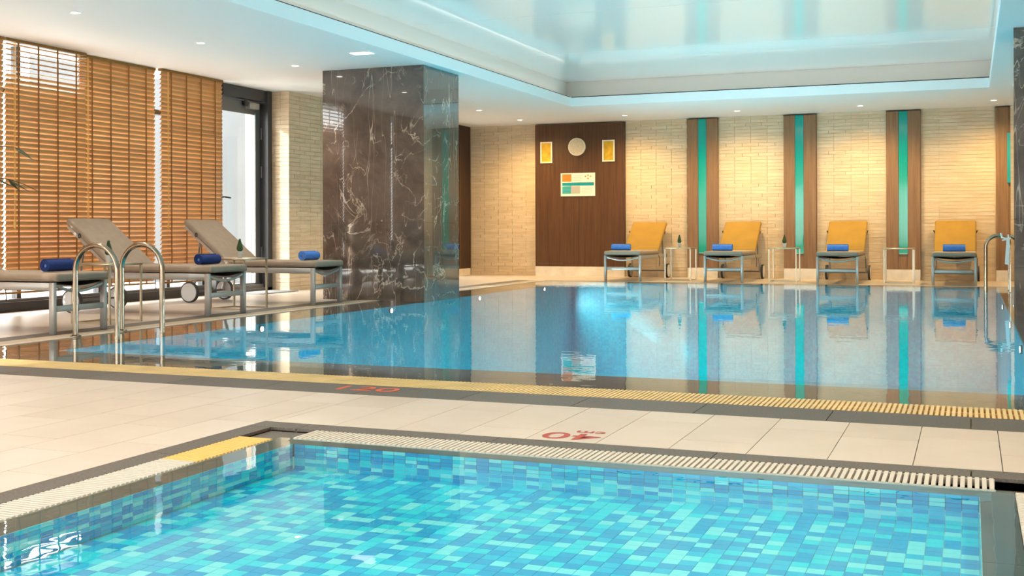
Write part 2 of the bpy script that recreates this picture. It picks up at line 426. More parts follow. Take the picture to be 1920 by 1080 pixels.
# ---- overflow grates
def grate(label, x0, x1, y0, y1, along, pitch, mat, rails, each=True, mats=None, cat='drain grate', cover=.62):
    t = thing('drain_grate', label, cat, (0,0,0))
    r = MB()
    for q in rails:
        if along == 'x':
            c = y0+(y1-y0)*q; c = min(max(c, y0+.006), y1-.006); r.box(x0, x1, c-.006, c+.006, -.028, -.004)
        else:
            c = x0+(x1-x0)*q; c = min(max(c, x0+.006), x1-.006); r.box(c-.006, c+.006, y0, y1, -.028, -.004)
    r.build('rail', mat, t)
    tr = MB().box(x0, x1, y0, y1, -.16, -.12); tr.build('trough', 'trough', t)
    a0, a1 = (x0,x1) if along == 'x' else (y0,y1)
    n = int((a1-a0)/pitch); w = pitch*cover
    bars = MB(); cache = {}; cnt = 0
    for k in range(n):
        a = a0+(k+.5)*(a1-a0)/n
        mt = mats(a) if mats else mat
        vis = seen(a, (y0+y1)/2, 0, 20) if along == 'x' else seen((x0+x1)/2, a, 0, 20)
        if each and vis and cnt < 298:
            if mt not in cache:
                m = MB()
                if along == 'x': m.box(-w/2, w/2, y0-(y0+y1)/2+.001, y1-(y0+y1)/2-.001, -.026, 0)
                else: m.box(x0-(x0+x1)/2+.001, x1-(x0+x1)/2-.001, -w/2, w/2, -.026, 0)
                cache[mt] = m.mesh('grate_bar', mt)
            link('grate_bar', cache[mt], t, (a, (y0+y1)/2, 0) if along == 'x' else ((x0+x1)/2, a, 0)); cnt += 1
        else:
            if along == 'x': bars.box(a-w/2, a+w/2, y0+.001, y1-.001, -.026, 0)
            else: bars.box(x0+.001, x1-.001, a-w/2, a+w/2, -.026, 0)
    if bars.v: o = bars.build('grate_bars', mat, t); o['kind'] = 'stuff'
    return t
grate('long cream slotted drain grate along the near edge of the big pool', -7.0, 1.2, 5.602, 5.918, 'x', .0242, 'grate_cream', (0, .5, 1))
grate('beige slotted drain grate along the left pool edge behind the marble column', -6.998, -6.81, 13.54, 18.418, 'y', .025, 'grate_beige', (0, 1), each=False)
grate('beige slotted drain grate along the left pool edge beside the loungers', -6.998, -6.81, 5.93, 12.50, 'y', .025, 'grate_beige', (0, 1), each=False)
grate('white slotted drain grate along the far side of the small mosaic pool', -2.60, .075, 4.072, 4.253, 'x', .0226, 'grate_white', (0, 1))
grate('white slotted drain grate with a yellow end piece left of the small pool', -2.823, -2.662, GY0, 4.02, 'y', .0226, 'grate_white', (0, 1), mats=lambda a: 'grate_gold' if a > 3.52 else 'grate_white')
grate('white slotted drain grate on the right side of the small pool', .132, .308, GY0, 4.05, 'y', .0226, 'grate_white', (0, 1))
t = thing('drain_corner', 'dark open drain corner with grey gravel where the two white grates meet', 'drain')
box('gravel_bed', (-2.823, -2.602, 4.022, 4.253, -.06, -.016), 'granite', t)
t = thing('drain_corner', 'dark open drain corner at the right end of the far white grate', 'drain')
box('gap_bed', (.077, .308, 4.055, 4.253, -.12, -.07), 'trough', t)

# ---- main pool basin
LZ = -.016
pb = sroot('floor_pool')
box('ledge', (PX0, PX1, PY0, 6.56, -.10, LZ), 'ledge_tile', pb)
box('ledge', (PX0, -6.20, 6.56, PY1, -.10, LZ), 'ledge_tile', pb)
box('ledge', (.375, PX1, 6.56, PY1, -.10, LZ), 'ledge_tile', pb)
box('ledge', (-6.20, .375, 18.22, PY1, -.10, LZ), 'ledge_tile', pb)
BZ = -1.5
box('basin_floor', (-6.4, .6, 6.4, 18.5, BZ-.1, BZ), 'pool_mosaic', pb)
box('basin_wall', (-6.30, -6.19, 6.5, 18.3, BZ, LZ-.004), 'pool_mosaic', pb)
box('basin_wall', (.365, .475, 6.5, 18.3, BZ, LZ-.004), 'pool_mosaic', pb)
box('basin_wall', (-6.3, .475, 6.45, 6.565, BZ, LZ-.004), 'pool_mosaic', pb)
box('basin_wall', (-6.3, .475, 18.21, 18.32, BZ, LZ-.004), 'pool_mosaic', pb)
w = MB()
for (a, b, c, d) in ((PX0, PX1, PY0, 12.508), (-6.128, .403, 12.508, 13.532), (PX0, PX1, 13.532, PY1)):
    w.add([(a,c,-.004),(b,c,-.004),(b,d,-.004),(a,d,-.004)], [(0,1,2,3)])
w = w.build('pool_water', 'pool_water')
tag(w, 'calm blue water of the big pool reflecting the far wall', 'water')

# ---- children's pool basin
KX0, KX1, KY1 = -2.545, .024, 3.985               # inside faces of the tiled walls
KZ = -.108
kb = sroot('floor_small_pool')
box('ledge', (-2.660, .130, KY1, 4.070, -.06, -.008), 'ledge_tile', kb)
for y0, y1 in ((GY0, 1.8), (1.8, 2.6), (2.6, 3.2), (3.2, KY1)):
    box('ledge', (KX1+.002, .130, y0+.001, y1-.001, -.06, -.0065), 'ledge_tile', kb)
box('ledge', (-2.660, KX0-.002, GY0, KY1, -.06, -.008), 'ledge_tile', kb)
box('grout_bed', (-2.66, .13, GY0-.1, 4.07, KZ-.1, KZ-.002), 'pool_grout', kb)
box('grout_wall', (-2.60, .10, KY1+.001, 4.06, KZ, -.0085), 'pool_grout', kb)
box('grout_wall', (KX1+.001, .12, GY0, KY1+.001, KZ, -.0085), 'pool_grout', kb)
box('grout_wall', (-2.65, KX0-.001, GY0, KY1+.001, KZ, -.0085), 'pool_grout', kb)
PT = .0502; RH = .0142; gp = .0018
tm = ['tile_blue', 'tile_azure', 'tile_cyan', 'tile_aqua']; wt = [.30, .22, .27, .21]
rt = random.Random(3)
fl_tiles = []
nx = int((KX1-KX0)/PT); ny = int((KY1-GY0)/PT)
for i in range(nx+1):
    for j in range(ny):
        x1 = KX1-.002-i*PT; x0 = max(x1-PT, KX0); y1 = KY1-j*PT; y0 = y1-PT
        if x1-x0 < .01: continue
        p = pix((x0+x1)/2, (y0+y1)/2, KZ)
        area = -1 if p is None or not (-20 < p[0] < 1940 and 0 < p[1] < 1090) else 1/p[2]**3
        fl_tiles.append((area, x0, x1, y0, y1, rt.choices(range(4), wt)[0]))
fl_tiles.sort(reverse=True)
fm = [MB().box(-PT/2+gp/2, PT/2-gp/2, -PT/2+gp/2, PT/2-gp/2, -.004, 0).mesh('mosaic_tile', m) for m in tm]
bulk = [MB() for _ in tm]
cnt = 0
for a, x0, x1, y0, y1, c in fl_tiles:
    if cnt < 296 and a > 0 and x1-x0 > PT-.001:
        link('mosaic_tile', fm[c], kb, ((x0+x1)/2, (y0+y1)/2, KZ+.001)); cnt += 1
    else: bulk[c].box(x0+gp/2, x1-gp/2, y0+gp/2, y1-gp/2, KZ-.003, KZ+.001)
rows = 7
for j in range(rows):
    z1 = -.009-j*RH; z0 = z1-RH+.0012
    for i in range(nx+1):
        x1 = KX1-.002-i*PT; x0 = max(x1-PT, KX0)
        if x1-x0 > .01: bulk[rt.choices(range(4), wt)[0]].box(x0+gp/2, x1-gp/2, KY1-.0005, KY1+.003, z0, z1)
    for i in range(ny):
        y1 = KY1-i*PT; y0 = y1-PT
        bulk[rt.choices(range(4), wt)[0]].box(KX1-.0005, KX1+.003, y0+gp/2, y1-gp/2, z0, z1)
        bulk[rt.choices(range(4), wt)[0]].box(KX0-.003, KX0+.0005, y0+gp/2, y1-gp/2, z0, z1)
for b, m in zip(bulk, tm):
    o = b.build('mosaic_tiles', m, kb); o['kind'] = 'stuff'
w = MB().add([(-2.661,GY0,-.0035),(.131,GY0,-.0035),(.131,4.071,-.0035),(-2.661,4.071,-.0035)], [(0,1,2,3)]).build('pool_water', 'shallow_water')
tag(w, 'clear shallow water of the small mosaic pool in the foreground', 'water')

# ---- ceiling
RX0, RX1, RY0, RY1 = -6.0, .255, 5.9, 17.65
ce = sroot('ceiling')
for b in ((XL-.4, RX0-.02, YB-.2, YF+.1), (RX1+.02, XR+.2, YB-.2, YF+.1), (RX0-.02, RX1+.02, RY1+.02, YF+.1), (RX0-.02, RX1+.02, YB-.2, RY0-.02)):
    box('soffit', (*b, CEIL, CEIL+.135), 'white_paint', ce)
for b in ((RX0-.02, RX0, RY0-.02, RY1+.02), (RX1, RX1+.02, RY0-.02, RY1+.02), (RX0, RX1, RY1, RY1+.02), (RX0, RX1, RY0-.02, RY0)):
    box('fascia', (*b, CEIL+.0005, CEIL+.14), 'fascia_paint', ce)
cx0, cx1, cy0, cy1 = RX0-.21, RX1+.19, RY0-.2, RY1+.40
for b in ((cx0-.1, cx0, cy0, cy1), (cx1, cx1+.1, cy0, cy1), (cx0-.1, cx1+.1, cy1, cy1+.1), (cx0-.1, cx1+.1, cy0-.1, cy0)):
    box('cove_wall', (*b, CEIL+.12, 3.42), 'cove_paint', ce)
for b in ((RX0-.035, RX0-.018, RY0, RY1), (RX1+.018, RX1+.035, RY0, RY1), (RX0, RX1, RY1+.018, RY1+.035)):
    box('shadow_gap', (*b, CEIL+.13, CEIL+.155), 'gap_black', ce)
sy = [cy0, 6.85, 9.55, 12.30, 15.10, cy1]
for a, b in zip(sy, sy[1:]):
    box('membrane_panel', (cx0, cx1, a+.004, b-.004, 3.30, 3.33), 'membrane', ce)
box('void_cover', (cx0-.1, cx1+.1, cy0-.1, cy1+.1, 3.40, 3.45), 'white_paint', ce)

# ---- far wall: travertine strips between the wooden panels
WY = 20.42
wf = sroot('wall_far')
box('backing', (-9.6, XR+.1, WY+.012, WY+.25, 0, CEIL), 'travertine_joint', wf)
TW, TH = .285, .0596
def strips(parent, spans, z0, z1, place, limit=298, seed=1):
    """rows of narrow stone strips; place(a0,a1,z0,z1,d) gives a box in the wall plane"""
    r = random.Random(seed); todo = []
    for (a0, a1) in spans:
        nrow = int(round((z1-z0)/TH))
        for k in range(nrow):
            off = .0 if k % 3 else r.choice((.0, .09, .15))
            a = a0-off
            while a < a1-.004:
                s0, s1 = max(a, a0), min(a+TW, a1); a += TW
                if s1-s0 < .02: continue
                todo.append((s0, s1, z0+k*TH, z0+(k+1)*TH, r.uniform(0, .003)))
    return todo
spans = [(-.765, .385), (-2.46, -1.32), (-4.165, -3.025), (-5.88, -4.725), (-8.99, -7.645), (.925, XR)]
todo = strips(wf, spans, .0, CEIL, None)
bulk = MB(); cnt = 0; cache = {}
for (a0, a1, z0, z1, d) in todo:
    key = round(a1-a0, 3)
    if cnt < 296 and a0 > -2.5 and a1 < .4:
        if key not in cache: cache[key] = MB().box(-(a1-a0)/2+.0015, (a1-a0)/2-.0015, 0, .02, -TH/2+.0018, TH/2-.0018).mesh('stone_strip', 'travertine')
        link('stone_strip', cache[key], wf, ((a0+a1)/2, WY-d, (z0+z1)/2)); cnt += 1
    else: bulk.box(a0+.0015, a1-.0015, WY-d, WY+.02, z0+.0018, z1-.0018)
o = bulk.build('stone_strips', 'travertine', wf); o['kind'] = 'stuff'

# ---- left wall beyond the glazing: stone pier, amber wood, doorway
PXX = -9.05
wl = sroot('wall_left')
box('backing', (-9.8, PXX-.012, 14.112, 18.55, 0, CEIL), 'travertine_joint', wl)
box('backing', (-9.3, PXX-.012, 18.55, 19.72, 2.48, CEIL), 'dark_wood', wl)
bulk = MB(); cnt = 0; cache = {}
for (a0, a1, z0, z1, d) in strips(wl, [(14.10, 15.03)], 0, CEIL, None, seed=4):
    key = round(a1-a0, 3)
    if key not in cache: cache[key] = MB().box(-.02, 0, -(a1-a0)/2+.0015, (a1-a0)/2-.0015, -TH/2+.0018, TH/2-.0018).mesh('stone_strip', 'travertine')
    link('stone_strip', cache[key], wl, (PXX+d*.6, (a0+a1)/2, (z0+z1)/2)); cnt += 1
for (a0, a1, z0, z1, d) in strips(wl, [(-9.48, PXX)], 0, CEIL, None, seed=7):
    key = ('r', round(a1-a0, 3))
    if key not in cache: cache[key] = MB().box(-(a1-a0)/2+.0015, (a1-a0)/2-.0015, 0, .02, -TH/2+.0018, TH/2-.0018).mesh('stone_strip', 'travertine')
    link('stone_strip', cache[key], wl, ((a0+a1)/2, 14.10-d*.6, (z0+z1)/2)); cnt += 1
for (a0, a1, z0, z1, d) in strips(wl, [(15.62, 18.5)], 0, CEIL, None, seed=9):
    bulk.box(PXX-.02, PXX+d*.6, a0+.0015, a1-.0015, z0+.0018, z1-.0018)
o = bulk.build('stone_strips', 'travertine', wl); o['kind'] = 'stuff'
t = thing('wall_panel', 'narrow amber wood panel between the pale stone pier and the marble column', 'wall panel')
box('board', (PXX-.01, PXX+.03, 15.035, 15.33, 0, CEIL-.002), 'amber_wood', t)
box('board', (PXX-.01, PXX+.045, 15.333, 15.61, 0, CEIL-.002), 'walnut', t)
# dark doorway by the far corner
d1 = sroot('door_1')
box('door_lining', (-9.3, PXX+.05, 19.72, 20.41, .13, CEIL-.001), 'dark_wood', d1)
box('door_lining', (-9.3, PXX+.05, 18.50, 18.60, .13, CEIL-.001), 'dark_wood', d1)
box('lintel', (-9.3, PXX+.05, 18.60, 19.72, 2.50, CEIL-.001), 'dark_wood', d1)
box('fluting', (PXX+.05, PXX+.07, 19.86, 19.90, .13, 2.5), 'walnut', d1)
box('plinth_block', (-9.3, PXX+.045, 19.72, 20.41, 0, .13), 'marble_plinth', d1)
box('plinth_block', (-9.3, PXX+.045, 18.50, 18.60, 0, .13), 'marble_plinth', d1)
box('pane', (-9.22, -9.21, 18.60, 19.72, 0, 2.5), 'window_glass', d1)

# ---- left glazing: curb, frames, panes, glass door
wg = sroot('window_1')
GXp = -9.62
box('curb', (-9.75, XL+.03, YB, 13.02, 0, .105), 'curb_black', wg)
box('curb_rail', (-9.70, XL-.02, YB, 13.02, .105, .135), 'grey_metal', wg)
ys = [YB, -2.2, -.4, 1.4, 3.2, 5.0, 6.35, 8.0, 9.6, 10.85, 12.1, 12.83]
for y in ys: box('mullion', (-9.66, -9.58, y-.03, y+.03, .135, CEIL), 'dark_frame', wg)
box('transom', (-9.66, -9.58, YB, 12.86, 2.34, 2.40), 'dark_frame', wg)
for a, b in zip(ys, ys[1:]):
    box('pane', (GXp-.004, GXp+.004, a+.03, b-.03, .135, 2.34), 'window_glass', wg)
    box('pane', (GXp-.004, GXp+.004, a+.03, b-.03, 2.40, CEIL), 'window_glass', wg)
# glass door beside the blinds
d2 = sroot('door_2')
box('door_head', (-9.62, -9.36, 12.98, 14.09, 2.70, CEIL-.001), 'dark_frame', d2)
box('door_jamb', (-9.62, -9.33, 13.985, 14.09, 0, CEIL-.001), 'dark_frame', d2)
box('door_jamb', (-9.62, -9.40, 12.86, 12.98, 0, CEIL-.001), 'dark_frame', d2)
box('stile', (-9.52, -9.46, 13.86, 13.98, .02, 2.69), 'grey_metal', d2)
box('stile', (-9.52, -9.46, 12.99, 13.08, .02, 2.69), 'grey_metal', d2)
box('top_rail', (-9.52, -9.46, 13.08, 13.86, 2.53, 2.69), 'grey_metal', d2)
box('bottom_rail', (-9.52, -9.46, 13.08, 13.86, .02, .12), 'grey_metal', d2)
box('glazing_bead', (-9.47, -9.452, 13.835, 13.862, .12, 2.53), 'white_plastic', d2)
box('glazing_bead', (-9.47, -9.452, 13.08, 13.862, 2.505, 2.53), 'grey_metal', d2)
box('pane', (-9.494, -9.486, 13.08, 13.86, .12, 2.53), 'window_glass', d2)
box('threshold', (-9.65, -9.33, 12.9, 14.09, 0, .05), 'granite', d2)
box('threshold', (-9.65, -9.40, 12.9, 14.09, .05, .10), 'grey_metal', d2)
for z in (2.25, 1.70, .55): MB().cyl((-9.44, 13.985, z), 'z', .012, .16, 10).build('hinge', 'grey_metal', d2, True)
m = MB().box(-9.46, -9.38, 13.62, 13.85, 2.58, 2.66); m.build('door_closer', 'silver_frame', d2)
m = MB().box(-9.45, -9.39, 13.38, 13.76, 2.70, 2.74); m.build('closer_arm', 'grey_metal', d2)
MB().cyl((-9.42, 13.58, 2.66), 'z', .03, .10, 12).build('closer_pivot', 'dark_frame', d2, True)
MB().tube([(-9.46, 13.03, 1.32), (-9.40, 13.03, 1.32), (-9.39, 13.05, 1.32), (-9.39, 13.17, 1.31)], .012, 8).build('lever_handle', 'dark_frame', d2, True)

# ---- right wall and the wall behind the camera with unseen windows added for soft fill
wr = sroot('wall_right')
box('backing', (XR, XR+.2, YB-.2, YF+.1, 0, CEIL), 'travertine', wr)
wb = sroot('wall_back')
bx = [XL, -7.6, -5.6, -2.6, -.6, 2.0, XR]
for k, (a, b) in enumerate(zip(bx, bx[1:])):
    if k % 2 == 0: box('pier', (a, b, YB-.15, YB+.05, 0, CEIL), 'white_paint', wb)
    else:
        box('sill', (a, b, YB-.15, YB+.05, 0, .35), 'white_paint', wb); box('head', (a, b, YB-.15, YB+.05, 2.45, CEIL), 'white_paint', wb)
        box('pane', (a, b, YB-.064, YB-.056, .35, 2.45), 'window_glass', wb)
# ---- outside
sbox('outdoor_paving', (-40, -9.78, -30, 45, -.30, -.05), 'outdoor_ground')
sbox('outdoor_paving', (-9.78, 40, -40, -4.4, -.30, -.06), 'outdoor_ground')
sbox('garden_shade_wall', (-16.5, -9.85, 16.8, 17.0, -.05, 4.3), 'outdoor_wall')  # wing wall added to keep the sun out of the far doorway
sbox('garden_shade_wall', (-14.2, -14.0, 17.02, 34, -.05, 3.5), 'outdoor_wall')

# ================================================================== COLUMNS
def column(label, x0, x1, y0, y1):
    t = thing('marble_column', label, 'column', ((x0+x1)/2, (y0+y1)/2, 0))
    w, d = (x1-x0)/2, (y1-y0)/2
    box('core', (-w+.03, w-.03, -d+.03, d-.03, -.02, CEIL-.001), 'trough', t)
    for z0, z1 in ((-.016, .950), (.953, CEIL-.001)):
        box('slab', (-w, w, -d, -d+.025, z0, z1), 'dark_marble', t)
        box('slab', (-w, w, d-.025, d, z0, z1), 'dark_marble', t)
        box('slab', (-w, -w+.025, -d+.026, d-.026, z0, z1), 'dark_marble', t)
        box('slab', (w-.025, w, -d+.026, d-.026, z0, z1), 'dark_marble', t)
    return t
column('tall dark brown veined marble column standing left of the blue pool', -7.535, -6.13, 12.51, 13.53)
column('dark veined marble column cut off by the right edge of the picture', .405, 1.81, 12.51, 13.53)

# ================================================================== WALL PANELS (far wall)
PYF = 20.35
def glass_panel(label, x0, x1, strip=True):
    t = thing('wall_panel', label, 'wall panel', ((x0+x1)/2, PYF, 0))
    w = (x1-x0)/2
    g0, g1 = -w+.195, -w+.338
    box('board', (-w, g0-.004, 0, .08, .18, 2.835), 'walnut_light', t)
    box('board', (g1+.004, w, 0, .08, .18, 2.835), 'walnut_light', t)
    box('board', (g0-.003, g1+.003, .018, .08, .18, .432), 'walnut_light', t)
    box('top_cap', (-w-.004, w+.004, -.004, .08, 2.836, 2.848), 'dark_wood', t)
    if strip:
        gl = box('glass_strip', (g0, g1, .008, .06, .436, 2.835), 'teal_glass', t)
        gl['label'] = 'glossy teal glass strip'
        box('strip_end', (g0+.01, g1-.01, .0, .0079, .436, .448), 'teal_end', t)
    else:
        box('board', (g0-.003, g1+.003, .018, .08, .432, 2.835), 'walnut_light', t)
    pl = box('plinth', (-w, w, -.01, .08, 0, .178), 'marble_plinth', t); pl['label'] = 'pale marble plinth'
glass_panel('walnut panel with teal glass strip between first and second far loungers from the left', -4.717, -4.175)
glass_panel('walnut panel with teal glass strip in the middle of the far wall', -3.017, -2.468)
glass_panel('walnut panel with teal glass strip between the two rightmost far loungers', -1.312, -.775)
glass_panel('walnut panel carrying a teal sign, half hidden by the right marble column', .390, .925, False)
t = thing('wall_sign', 'narrow upright teal sign with white marks beside the right column', 'sign', (.66, PYF, 2.01))
box('board', (-.10, .20, -.02, .0, -.405, .405), 'sign_teal', t)
for z in (.30, .12, -.10, -.30): box('white_mark', (-.045, .12, -.023, -.0201, z-.05, z+.03), 'sign_white', t)
t = thing('wall_panel', 'wide dark walnut double panel carrying the notices and round disc', 'wall panel', (-6.76, PYF, 0))
box('board', (-.875, -.012, 0, .08, .18, 2.84), 'walnut', t)
box('board', (-.008, .87, 0, .08, .18, 2.84), 'walnut', t)
box('plinth', (-.875, .87, -.01, .08, 0, .178), 'marble_plinth', t)
t = thing('wall_disc', 'round pale speckled wall disc on the dark walnut panel', 'wall disc', (-6.795, PYF, 2.405))
MB().tube([(0, 0, 0), (0, -.05, 0)], .165, 40).build('rim', 'notice_frame', t, True)
MB().tube([(0, -.045, 0), (0, -.056, 0)], .150, 40).build('face', 'disc_face', t, True)
for nm, x in (('left', -7.405), ('right', -6.188)):
    t = thing('framed_notice', 'small yellow notice in a pale frame %s of the round wall disc' % nm, 'notice', (x, PYF, 2.318))
    for b in ((-.118, .118, .175, .200), (-.118, .118, -.200, -.175), (-.118, -.093, -.175, .175), (.093, .118, -.175, .175)):
        box('frame', (b[0], b[1], -.025, 0, b[2], b[3]), 'notice_frame', t)
    box('sheet', (-.093, .093, -.012, 0, -.175, .175), 'notice_yellow', t)
t = thing('pool_rules_board', 'white pool rules board with orange square and teal bands below the round disc', 'sign', (-6.785, PYF, 1.705))
box('board', (-.335, .335, -.015, 0, -.215, .215), 'sign_white', t)
def flat(nm, b, m): box(nm, (b[0], b[1], -.018, -.0151, b[2], b[3]), m, t)
flat('orange_square', (-.305, -.125, .055, .195), 'sign_orange')
flat('teal_band', (-.305, .315, -.020, .038), 'sign_teal')
flat('aqua_block', (-.305, -.130, -.170, -.028), 'sign_aqua')
flat('aqua_block', (-.125, .045, -.170, -.028), 'sign_grey')
for k in range(4): flat('text_line', (-.10, .08, .17-.03*k-.006, .17-.03*k), 'sign_grey')
for k in range(5): flat('text_line', (-.295, -.14, -.045-.026*k-.007, -.045-.026*k), 'sign_teal')
for k in range(5): flat('text_line', (.08, .28, -.045-.027*k-.005, -.045-.027*k), 'sign_grey')
for x, z in ((.15, .15), (.20, .11), (.25, .15), (.20, .17)): flat('pictogram', (x-.012, x+.012, z-.012, z+.012), 'sign_orange')

# ================================================================== LIGHT FITTINGS
def downlight(label, x, y, power, col, spread=100, blend=.7):
    t = thing('downlight', label, 'ceiling light', (x, y, CEIL), 0, 'small recessed ceiling downlights')
    m = MB(); n = 24; vs = []; fs = []
    prof = [(.040, -.001), (.043, -.006), (.058, -.006), (.060, 0.0)]
    for (r, z) in prof:
        for k in range(n): vs.append((r*math.cos(2*PI*k/n), r*math.sin(2*PI*k/n), z))
    for i in range(3):
        for k in range(n): fs.append((i*n+k, i*n+(k+1) % n, (i+1)*n+(k+1) % n, (i+1)*n+k))
    m.add(vs, fs).build('trim_ring', 'fascia_paint', t, True)
    MB().cyl((0, 0, -.002), 'z', .040, .003, 24).build('lens', 'lens', t)
    d = bpy.data.lights.new('downlight_beam', 'SPOT'); d.energy = power; d.color = col; d.spot_size = math.radians(spread); d.spot_blend = blend; d.shadow_soft_size = .04
    o = bpy.data.objects.new('downlight_beam', d); C.objects.link(o); o.parent = t; o.location = (0, 0, -.02)
for i, (y, nm) in enumerate(((8.30, 'first from the left picture edge above the lounger row'), (10.14, 'second above the lounger row'), (11.985, 'third above the lounger row, just left of the column'), (13.83, 'hidden behind the column above the deck'), (15.68, 'second behind the column'), (17.60, 'just right of the column before the dark doorway'))):
    downlight('small recessed ceiling downlight '+nm, -7.60, y, 95, NEUT)
FARP = 205
for x, nm in ((-7.58, 'in the far left corner'), (-5.61, 'above the leftmost far lounger'), (-3.645, 'above the second far lounger from the left'), (-1.652, 'above the third far lounger from the left'), (.345, 'above the rightmost far lounger')):
    downlight('small recessed ceiling downlight '+nm, x, 19.42, FARP, AMBER, 158, 1.0)
for x, nm in ((-7.6, 'first'), (-5.4, 'second'), (-3.2, 'third'), (-1.0, 'fourth'), (1.2, 'fifth')):
    downlight(nm+' from the left of the downlights over the deck between the pools', x, 4.6, 70 if x < -2 else 95, NEUT if x < -2 else (1.0, .74, .44), 130)
for x, nm in ((-5.4, 'first'), (-3.2, 'second'), (-1.0, 'third'), (1.2, 'fourth')):
    downlight(nm+' from the left of the downlights over the small pool', x, 1.8, 88, (1.0, .95, .88), 130)
for y in (6.45,):
    downlight('recessed ceiling downlight above the lounger row outside the picture', -7.60, y, 95, NEUT)
for y, nm in ((7.5, 'nearest'), (10.0, 'second nearest'), (15.0, 'second farthest'), (17.5, 'farthest')):
    downlight(nm+' of the ceiling downlights above the deck right of the big pool', 2.4, y, 110, WARM, 120)
t = thing('slot_diffuser', 'small white rectangular ceiling vent beside the marble column', 'ceiling vent', (-6.36, 11.41, CEIL))
box('frame', (-.135, .135, -.10, .10, -.008, 0), 'fascia_paint', t)
box('slot', (-.12, .12, -.07, .07, -.011, -.0081), 'slot_glow', t)

def cove_fill(label, x0, x1, y0, y1, power):  # unseen strips added to brighten the recess and its ceiling
    t = thing('cove_fill_strip', label, 'added light', ((x0+x1)/2, (y0+y1)/2, CEIL+.136), 0, 'unseen light strips added in the ceiling recess')
    w, d_ = (x1-x0)/2, (y1-y0)/2
    box('channel', (-w, w, -d_, d_, 0, .008), 'grey_metal', t)
    d = bpy.data.lights.new('cove_fill_glow', 'AREA'); d.shape = 'RECTANGLE'; d.size = w*2; d.size_y = d_*2; d.energy = power; d.color = (1.0, .93, .84)
    o = bpy.data.objects.new('cove_fill_glow', d); C.objects.link(o); o.parent = t; o.location = (0, 0, .012); o.rotation_euler = (PI, 0, 0)
CVP = .42
cove_fill('unseen light strip added along the left side of the ceiling recess', -6.13, -6.09, 6.1, 17.6, CVP*11)
cove_fill('unseen light strip added along the right side of the ceiling recess', .34, .38, 6.1, 17.6, CVP*11)
cove_fill('unseen light strip added along the far side of the ceiling recess', -5.9, .2, 17.80, 17.84, CVP*6)
cove_fill('unseen light strip added along the near side of the ceiling recess', -5.9, .2, 5.76, 5.80, CVP*6)

def pool_light(label, x, y, side):
    t = thing('pool_light', label, 'pool light', (x, y, -.065), 0, 'round underwater lights in the pool side walls')
    MB().cyl((side*.008, 0, 0), 'x', .034, .016, 24).build('bezel', 'steel', t, True)
    MB().cyl((side*.018, 0, 0), 'x', .024, .006, 24).build('lens', 'pool_lens', t)
    d = bpy.data.lights.new('pool_light_beam', 'AREA'); d.shape = 'RECTANGLE'; d.size = .12; d.size_y = 2.3; d.energy = 62; d.color = (.88, .98, 1.0)
    o = bpy.data.objects.new('pool_light_beam', d); C.objects.link(o); o.parent = t; o.location = (side*.05, 0, -.30)
    o.rotation_euler = (0, -PI/2*side, 0)
for y, nm in ((9.15, 'near the left lounger row'), (11.75, 'in front of the column foot'), (14.30, 'just past the column'), (16.85, 'at the far left of the pool')):
    pool_light('glowing round underwater light in the left pool wall '+nm, -6.19, y, 1)
for y, nm in ((9.55, 'nearest to the camera'), (11.95, 'by the right column foot'), (14.70, 'beyond the right column')):
    pool_light('glowing round underwater light in the right pool wall '+nm, .365, y, -1)

# ================================================================== BLINDS
SP = .055
def slat_mesh(L, open_):
    n = 5; m = MB(); w = .066; th = .003; vs = []; fs = []
    for yy in (-L/2, L/2):
        for s_ in (1, -1):
            for k in range(n):
                u = k/(n-1)-.5; vs.append((u*w, yy, -.011*(1-4*u*u)+s_*th/2))
    def idx(e, s_, k): return e*2*n+s_*n+k
    for k in range(n-1):
        fs.append((idx(0,0,k), idx(0,0,k+1), idx(1,0,k+1), idx(1,0,k))); fs.append((idx(0,1,k+1), idx(0,1,k), idx(1,1,k), idx(1,1,k+1)))
    for e in (0, 1):
        fs.append(tuple(idx(e,0,k) for k in range(n))+tuple(idx(e,1,k) for k in reversed(range(n))))
    fs.append((idx(0,0,0), idx(1,0,0), idx(1,1,0), idx(0,1,0))); fs.append((idx(0,0,n-1), idx(0,1,n-1), idx(1,1,n-1), idx(1,0,n-1)))
    return m.add(vs, fs).mesh('slat', 'slat_wood', True)
def blind(label, y0, y1, x=-9.25, open_top=0, tapes=4, zb=.22):
    L = y1-y0; t = thing('wooden_blind', label, 'blind', (x, (y0+y1)/2, 0), 0, 'wooden venetian blinds')
    me = slat_mesh(L, 0)
    n = int((CEIL-.05-zb)/SP)
    for k in range(n):
        z = CEIL-.055-k*SP
        o = link('slat', me, t, (0, 0, z))
        ang = -56+random.uniform(-2, 2)
        if k < open_top: ang = 4
        elif k < open_top+3 and open_top: ang = -22-14*(k-open_top)
        o.rotation_euler = (0, math.radians(ang), 0)
    box('head_rail', (-.03, .034, -L/2, L/2, CEIL-.03, CEIL-.001), 'amber_wood', t)
    box('bottom_rail', (-.026, .026, -L/2, L/2, CEIL-.055-n*SP-.01, CEIL-.055-n*SP+.01), 'amber_wood', t)
    for k in range(tapes):
        yy = -L/2+L*(.14+.72*k/(tapes-1))
        box('ladder_tape', (.030, .033, yy-.011, yy+.011, CEIL-.055-n*SP, CEIL-.03), 'tape', t)
    for q in (.06, -.0):
        MB().tube([(.045, -L/2+.09+q*.3, CEIL-.03), (.045, -L/2+.09+q*.3, .95-q*2)], .003, 6).build('pull_cord', 'cord_gold', t)
    MB().lathe([(.004, .03), (.011, .02), (.011, -.03), (.006, -.04)], 10, (.045, -L/2+.09, .93)).build('cord_tassel', 'cord_gold', t, True)
    return t
blind('wooden slatted blind at the left picture edge, its top slats open to white daylight', 9.075, 10.235, open_top=6)
